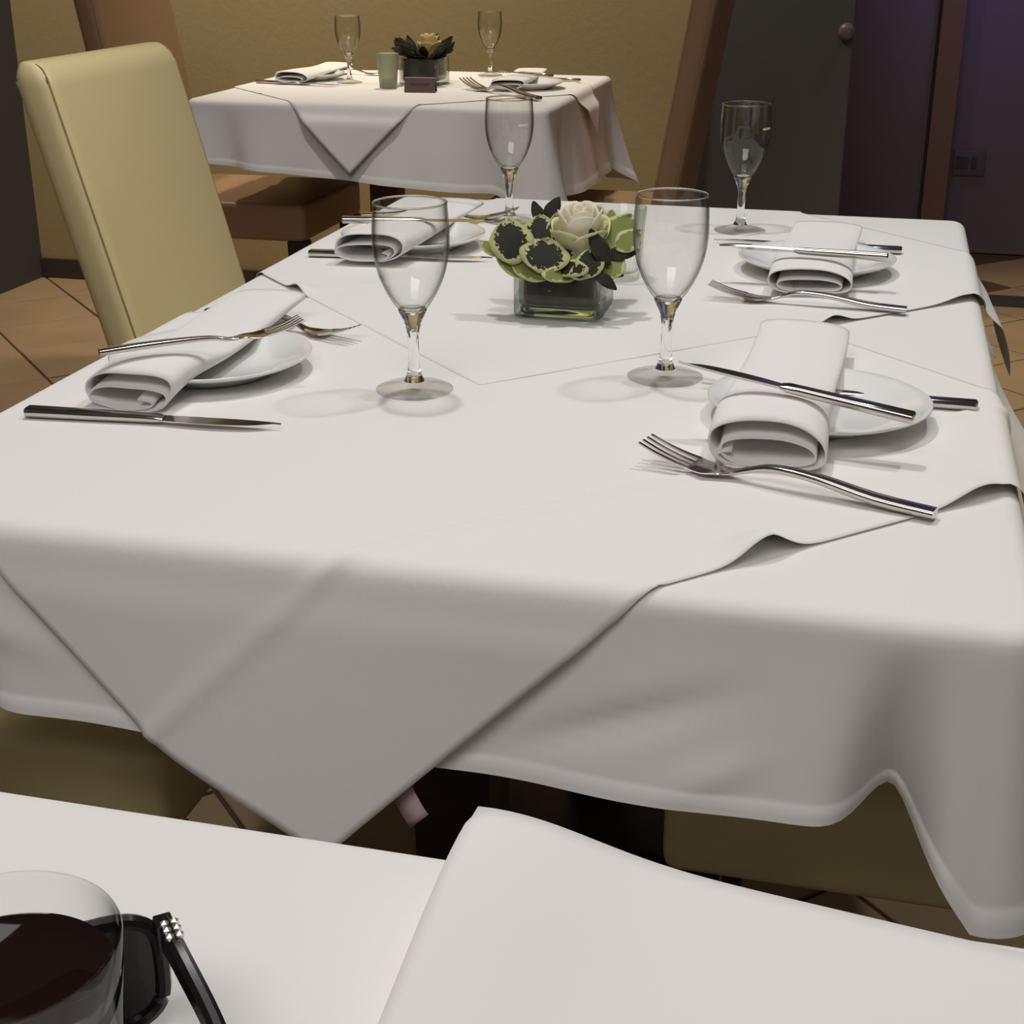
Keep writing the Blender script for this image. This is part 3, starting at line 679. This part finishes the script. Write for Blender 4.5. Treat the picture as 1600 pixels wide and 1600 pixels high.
LEAVES = [
((-0.34, 1.345, 0.078), (-0.32, 0.6, 0.74), (0.18, -0.72, 0.67), 0.052, 0.043, "v"),
((-0.32, 1.385, 0.082), (-0.11, 0.75, 0.66), (0.17, -0.64, 0.75), 0.034, 0.034, "v"),
((-0.305, 1.34, 0.066), (0.04, 0.77, 0.63), (0.19, -0.63, 0.76), 0.042, 0.050, "v"),
((-0.317, 1.332, 0.053), (0.91, -0.23, -0.33), (0.08, -0.7, 0.7), 0.042, 0.026, "p"),
((-0.338, 1.335, 0.056), (0.75, -0.28, -0.6), (0.23, -0.74, 0.63), 0.038, 0.018, "p"),
((-0.361, 1.35, 0.068), (-0.88, 0.19, 0.45), (0.18, -0.73, 0.66), 0.026, 0.016, "p"),
((-0.331, 1.42, 0.091), (-0.45, 0.43, 0.78), (0.24, -0.78, 0.57), 0.028, 0.013, "d"),
((-0.316, 1.42, 0.096), (0.35, 0.61, 0.71), (0.15, -0.79, 0.6), 0.030, 0.015, "d"),
((-0.307, 1.39, 0.083), (0.03, 0.57, 0.82), (0.18, -0.81, 0.56), 0.032, 0.016, "v"),
((-0.28, 1.333, 0.056), (-0.95, 0.31, -0.06), (-0.26, -0.66, 0.71), 0.042, 0.020, "v"),
((-0.287, 1.330, 0.05), (0.71, 0.7, -0.13), (0.57, -0.46, 0.68), 0.042, 0.018, "p"),
((-0.267, 1.334, 0.053), (0.73, 0.66, 0.15), (0.37, -0.58, 0.72), 0.028, 0.018, "v"),
((-0.261, 1.34, 0.061), (-0.01, 0.71, 0.71), (0.18, -0.69, 0.7), 0.034, 0.028, "v"),
((-0.254, 1.35, 0.074), (-0.53, 0.4, 0.75), (0.24, -0.77, 0.58), 0.042, 0.018, "d"),
((-0.242, 1.385, 0.083), (0.5, 0.61, 0.62), (0.15, -0.77, 0.62), 0.046, 0.036, "p"),
((-0.27, 1.42, 0.087), (-0.05, 0.55, 0.83), (0.19, -0.81, 0.55), 0.036, 0.022, "p"),
((-0.287, 1.43, 0.093), (-0.72, 0.3, 0.62), (0.23, -0.75, 0.62), 0.024, 0.016, "p"),
((-0.257, 1.41, 0.086), (0.2, 0.6, 0.78), (0.16, -0.8, 0.57), 0.030, 0.020, "p"),
((-0.235, 1.36, 0.067), (0.9, 0.4, 0.15), (0.21, -0.72, 0.67), 0.038, 0.015, "d"),
((-0.242, 1.35, 0.058), (0.29, 0.74, 0.6), (0.21, -0.67, 0.72), 0.036, 0.030, "p"),
((-0.244, 1.331, 0.047), (0.83, -0.3, -0.46), (0.13, -0.71, 0.7), 0.028, 0.013, "d"),
((-0.229, 1.37, 0.078), (0.63, 0.59, 0.51), (0.17, -0.74, 0.65), 0.032, 0.024, "p"),
((-0.24, 1.35, 0.052), (0.96, 0.01, -0.28), (0.2, -0.73, 0.66), 0.022, 0.014, "d"),
((-0.327, 1.35, 0.065), (-0.25, 0.65, 0.72), (0.17, -0.7, 0.7), 0.038, 0.032, "v"),
((-0.289, 1.35, 0.061), (-0.03, 0.76, 0.65), (0.18, -0.63, 0.75), 0.036, 0.030, "v"),
((-0.262, 1.37, 0.061), (-0.03, 0.76, 0.65), (0.18, -0.63, 0.75), 0.036, 0.030, "d"),
((-0.315, 1.38, 0.069), (-0.18, 0.73, 0.66), (0.16, -0.64, 0.75), 0.036, 0.032, "d"),
((-0.30, 1.425, 0.070), (-0.1, 0.8, 0.4), (0.1, -0.3, 0.9), 0.040, 0.034, "p"),
((-0.335, 1.41, 0.066), (-0.7, 0.5, 0.3), (-0.2, -0.3, 0.9), 0.042, 0.030, "v"),
((-0.255, 1.43, 0.066), (0.6, 0.7, 0.3), (0.1, -0.3, 0.9), 0.042, 0.030, "v"),
]
LM = {'v': 'leaf_v', 'p': 'leaf_p', 'd': 'leaf_d'}
for i, (p, t_, n_, l, wd, k) in enumerate(LEAVES):
    add_leaf(vase, Vector(p) + Vector((0, 0, T)) - VC, t_, n_, l, wd, LM[k], seed=i)
add_rose(vase, Vector((-0.280, 1.384, T + 0.058)) - VC, 0.0285, 'rose', (0.22, 0.02, 0), seed=3, m2='rose_outer')

def make_votive(label, loc, m, candle):
    t = thing('votive_glass', label, 'candle glass', loc)
    obj('cup', lathe(bmesh.new(), [(0, 0.0002), (0.019, 0.0002), (0.0205, 0.002), (0.0265, 0.077), (0.0260, 0.0785), (0.0248, 0.077), (0.0190, 0.010), (0.017, 0.0085), (0, 0.0080)], 48), m, t, sharp=50)
    if candle:
        obj('candle', lathe(bmesh.new(), [(0, 0.0085), (0.016, 0.0085), (0.0165, 0.022), (0.0150, 0.024), (0, 0.0235)], 32), 'wax', t, sharp=50)
        obj('wick', tube(bmesh.new(), [(0, 0, 0.023), (0.0005, 0, 0.028), (0.001, 0.0005, 0.032)], 0.0006, 6), 'ink', t)
    return t
make_votive('clear glass candle tumbler behind the flowers on the large table', (-0.264, 1.53, ZT2), 'votive_clear', False)

# ================================================================== FAR TABLE ITEMS
ZF = T + 0.0022
make_votive('frosted green candle glass beside the far flower vase', (-1.146, 3.352, ZF), 'votive_green', True)
FV = Vector((-1.090, 3.46, ZF))
fv = thing('flower_vase', 'dark square vase of spiky leaves and a yellowish rose on the far table', 'flower vase', FV)
obj('vase_glass', square_shell(bmesh.new(), 0.050, 0.0002, 0.062, 0.010, 0.0045, 0.009), 'vase_glass', fv, sharp=50)
obj('leaf_liner', square_shell(bmesh.new(), 0.0435, 0.0105, 0.060, 0.052, 0.004, 0.012), 'liner', fv, sharp=50)
rnd = random.Random(5)
for i in range(34):
    a = 2 * math.pi * i / 34 * 3 + rnd.uniform(-0.2, 0.2); el = rnd.uniform(0.1, 1.0); L_ = rnd.uniform(0.040, 0.062)
    d = Vector((math.cos(a) * math.cos(el), math.sin(a) * math.cos(el), math.sin(el)))
    base = Vector((0.032 * math.cos(a), 0.032 * math.sin(a), 0.062 + 0.012 * rnd.random()))
    add_leaf(fv, base + d * L_ * 0.45, d, Vector((0.2, -0.7, 0.8)), L_, rnd.uniform(0.016, 0.030), 'leaf_d', seed=100 + i)
add_rose(fv, (0.012, 0.004, 0.062), 0.030, 'rose_y', (0, 0, 0.4), seed=9)
sg = thing('table_sign', 'small dark brown tent sign standing before the far flower vase', 'sign', (-1.045, 3.285, ZF), 0.10)
for s in (-1, 1):
    b = bmesh.new(); box(b, -0.036, 0.036, -0.001, 0.001, 0, 0.034, bev=0.0004, seg=1)
    bmesh.ops.rotate(b, verts=b.verts, matrix=Matrix.Rotation(s * 0.38, 3, 'X'))
    p = obj('panel', b, 'sign', sg, smooth=False, loc=(0, s * 0.0135, 0.0005))
    if s < 0:
        e = bmesh.new(); box(e, -0.036, 0.036, -0.0014, 0.0014, 0.0325, 0.0345); bmesh.ops.rotate(e, verts=e.verts, matrix=Matrix.Rotation(s * 0.38, 3, 'X'))
        obj('top_edge', e, 'sign_edge', p, smooth=False)
        for k in range(9):                 # blurred dark line of print
            e = bmesh.new(); x = -0.020 + k * 0.0047; hgt = 0.007 if k in (0, 4) else 0.0048
            box(e, x, x + 0.0034, -0.0016, -0.0009, 0.0155, 0.0155 + hgt); bmesh.ops.rotate(e, verts=e.verts, matrix=Matrix.Rotation(s * 0.38, 3, 'X'))
            obj('print_stroke', e, 'ink', p, smooth=False)
GF = 'wine glasses on the far table'
make_glass('wine glass at the left of the far table by the wall', (-1.275, 3.44, ZF), GF)
make_glass('wine glass at the back right of the far table, right of its flowers', (-0.990, 3.70, ZF), GF)
CF = 'cutlery on the far table'
make_plate('white plate at the left end of the far table', (-1.40, 3.50, ZF), group='plates on the far table')
make_napkin('folded white napkin on the left plate of the far table', (-1.395, 3.36, T + 0.008), 0.0, W=0.09, L=0.32, H=0.034, turns=1.8, seed=20, tilt=0.012, group='napkins on the far table')
make_knife('knife in front of the left plate on the far table', (-1.496, 3.385, ZF), (-1.266, 3.345, ZF), CF)
make_fork('fork behind the left plate on the far table near the wine glass', (-1.45, 3.66, ZF), (-1.235, 3.63, ZF), CF)
make_plate('white plate at the right end of the far table', (-0.825, 3.43, ZF), group='plates on the far table')
make_napkin('folded white napkin on the right plate of the far table', (-0.855, 3.335, T + 0.008), 0.05, W=0.09, L=0.32, H=0.030, turns=1.8, seed=23, tilt=0.012, mirror=-1, group='napkins on the far table')
make_fork('fork in front of the right plate on the far table', (-0.742, 3.185, ZF), (-0.968, 3.385, ZF), CF)
make_knife('knife across the napkin of the right plate on the far table', (-0.760, 3.40, T + 0.030), (-0.92, 3.46, T + 0.034), CF)
make_knife('knife behind the right plate on the far table', (-0.735, 3.60, ZF), (-0.90, 3.63, ZF), CF)

# ================================================================== FOREGROUND ITEMS
ZN = T + 0.0004
def fg_napkin():
    bm = bmesh.new(); NX, NY = 60, 44; g_ = []
    for i in range(NX + 1):
        row = []
        for j in range(NY + 1):
            u, v = i / NX, j / NY
            x = -0.143 + 0.40 * u; y = 0.14 + 0.325 * v
            peak = 0.020 * math.exp(-(u / 0.16) ** 2) * smooth01((v - 0.35) / 0.6) + 0.012 * smooth01((v - 0.55) / 0.4) * math.exp(-(u / 0.55) ** 2)
            z = 0.003 + peak + 0.006 * math.exp(-((v - 0.45 - 0.3 * u) / 0.12) ** 2) * u + 0.004 * smooth01((v - 0.7) / 0.3)
            x += 0.012 * math.exp(-(u / 0.2) ** 2) * v * v
            y += 0.004 * math.sin(u * 7) * v
            if v > 0.96: z -= 0.002
            row.append(bm.verts.new((x, y, ZN + z)))
        g_.append(row)
    for i in range(NX):
        for j in range(NY): bm.faces.new((g_[i][j], g_[i + 1][j], g_[i + 1][j + 1], g_[i][j + 1]))
    # the underside folded back beneath: skirt the raised edges down to the cloth
    def skirt(line, ox, oy):
        low = []
        for k, p in enumerate(line):
            mid = bm.verts.new((p.co.x + ox * 0.4, p.co.y + oy * 0.4, (p.co.z + ZN) / 2)); lo = bm.verts.new((p.co.x - ox * 0.2, p.co.y - oy * 0.2, ZN + 0.0004)); low.append((p, mid, lo))
        for a, b in zip(low, low[1:]):
            bm.faces.new((a[0], b[0], b[1], a[1])); bm.faces.new((a[1], b[1], b[2], a[2]))
    skirt([g_[i][NY] for i in range(NX + 1)], 0, 0.004)
    skirt([g_[0][j] for j in range(NY + 1)], -0.004, 0)
    o = obj('napkin', bm, 'napkin', None, sharp=None)
    tag(o, 'large white napkin with a raised corner on the foreground table', 'napkin')
fg_napkin()
tu = thing('drink_tumbler', 'short glass tumbler of dark cola in the bottom left corner', 'tumbler', (-0.232, 0.297, ZN))
obj('glass_body', lathe(bmesh.new(), [(0, 0.0002), (0.0275, 0.0002), (0.0295, 0.002), (0.0366, 0.080), (0.0362, 0.0812), (0.0354, 0.0812), (0.0350, 0.080), (0.0285, 0.011), (0.0265, 0.0085), (0, 0.0080)], 72), 'glass', tu, sharp=50)
obj('cola', lathe(bmesh.new(), [(0, 0.0086), (0.0255, 0.0090), (0.0278, 0.0115), (0.0332, 0.066), (0.0335, 0.0670), (0.0328, 0.0664), (0, 0.0661)], 64), 'cola', tu, sharp=50)

sgl = thing('sunglasses', 'black sunglasses with small sparkling stones at the hinge, behind the tumbler', 'sunglasses', (-0.2635, 0.322, ZN), math.radians(40))
for s in (-1, 1):                          # frame front: two rims with lenses
    cx = s * 0.033; hw, hh = 0.0285, 0.0225; pts = []
    for k in range(40):
        a = 2 * math.pi * k / 40; c_, s_ = math.cos(a), math.sin(a)
        pts.append((cx + hw * math.copysign(abs(c_) ** 0.55, c_), -0.0008 * abs(c_), 0.026 + hh * math.copysign(abs(s_) ** 0.55, s_)))
    rm = obj('rim', tube(bmesh.new(), pts + [pts[0]], 0.0028, 8, cap=False), 'blackplastic', sgl)
    b = bmesh.new(); f1 = [b.verts.new((x, -0.0006, z)) for x, y, z in pts]; f2 = [b.verts.new((x, 0.0010, z)) for x, y, z in pts]
    b.faces.new(f1[::-1]); b.faces.new(f2)
    for k in range(40): b.faces.new((f1[k], f1[(k + 1) % 40], f2[(k + 1) % 40], f2[k]))
    obj('lens', b, 'lens', rm, sharp=30)
    hx = s * 0.0635
    arm_pts = cat_rom([(hx, -0.001, 0.040), (hx + s * 0.0015, -0.02, 0.0395), (hx + s * 0.005, -0.052, 0.032), (hx + s * 0.006, -0.086, 0.018), (hx + s * 0.001, -0.108, 0.0035)], 6)
    secs = []
    for i, p in enumerate(arm_pts):
        f = i / (len(arm_pts) - 1); hz = 0.0062 - 0.0030 * f; hxw = 0.0028
        secs.append([(p[0] + a * hxw, p[1], p[2] + b2 * hz) for a, b2 in ((-1, -0.7), (-0.4, -1), (0.4, -1), (1, -0.7), (1, 0.7), (0.4, 1), (-0.4, 1), (-1, 0.7))])
    arm = obj('temple_arm', loft(bmesh.new(), secs), 'blackplastic', sgl)
    boxo('hinge', 'blackplastic', sgl, hx - 0.0035, hx + 0.0030, -0.006, 0.0015, 0.033, 0.0455, bev=0.001)
    for k in range(6):
        b = bmesh.new(); bmesh.ops.create_icosphere(b, subdivisions=1, radius=0.0017)
        obj('rhinestone', b, 'stone', arm, smooth=False, loc=(hx + s * 0.001 + 0.0017 - 0.0034 * (k % 2), -0.006 - 0.0038 * (k // 2), 0.0462))
obj('bridge', tube(bmesh.new(), cat_rom([(-0.006, 0, 0.034), (-0.003, 0, 0.0375), (0.003, 0, 0.0375), (0.006, 0, 0.034)], 4), 0.0024, 8), 'blackplastic', sgl)
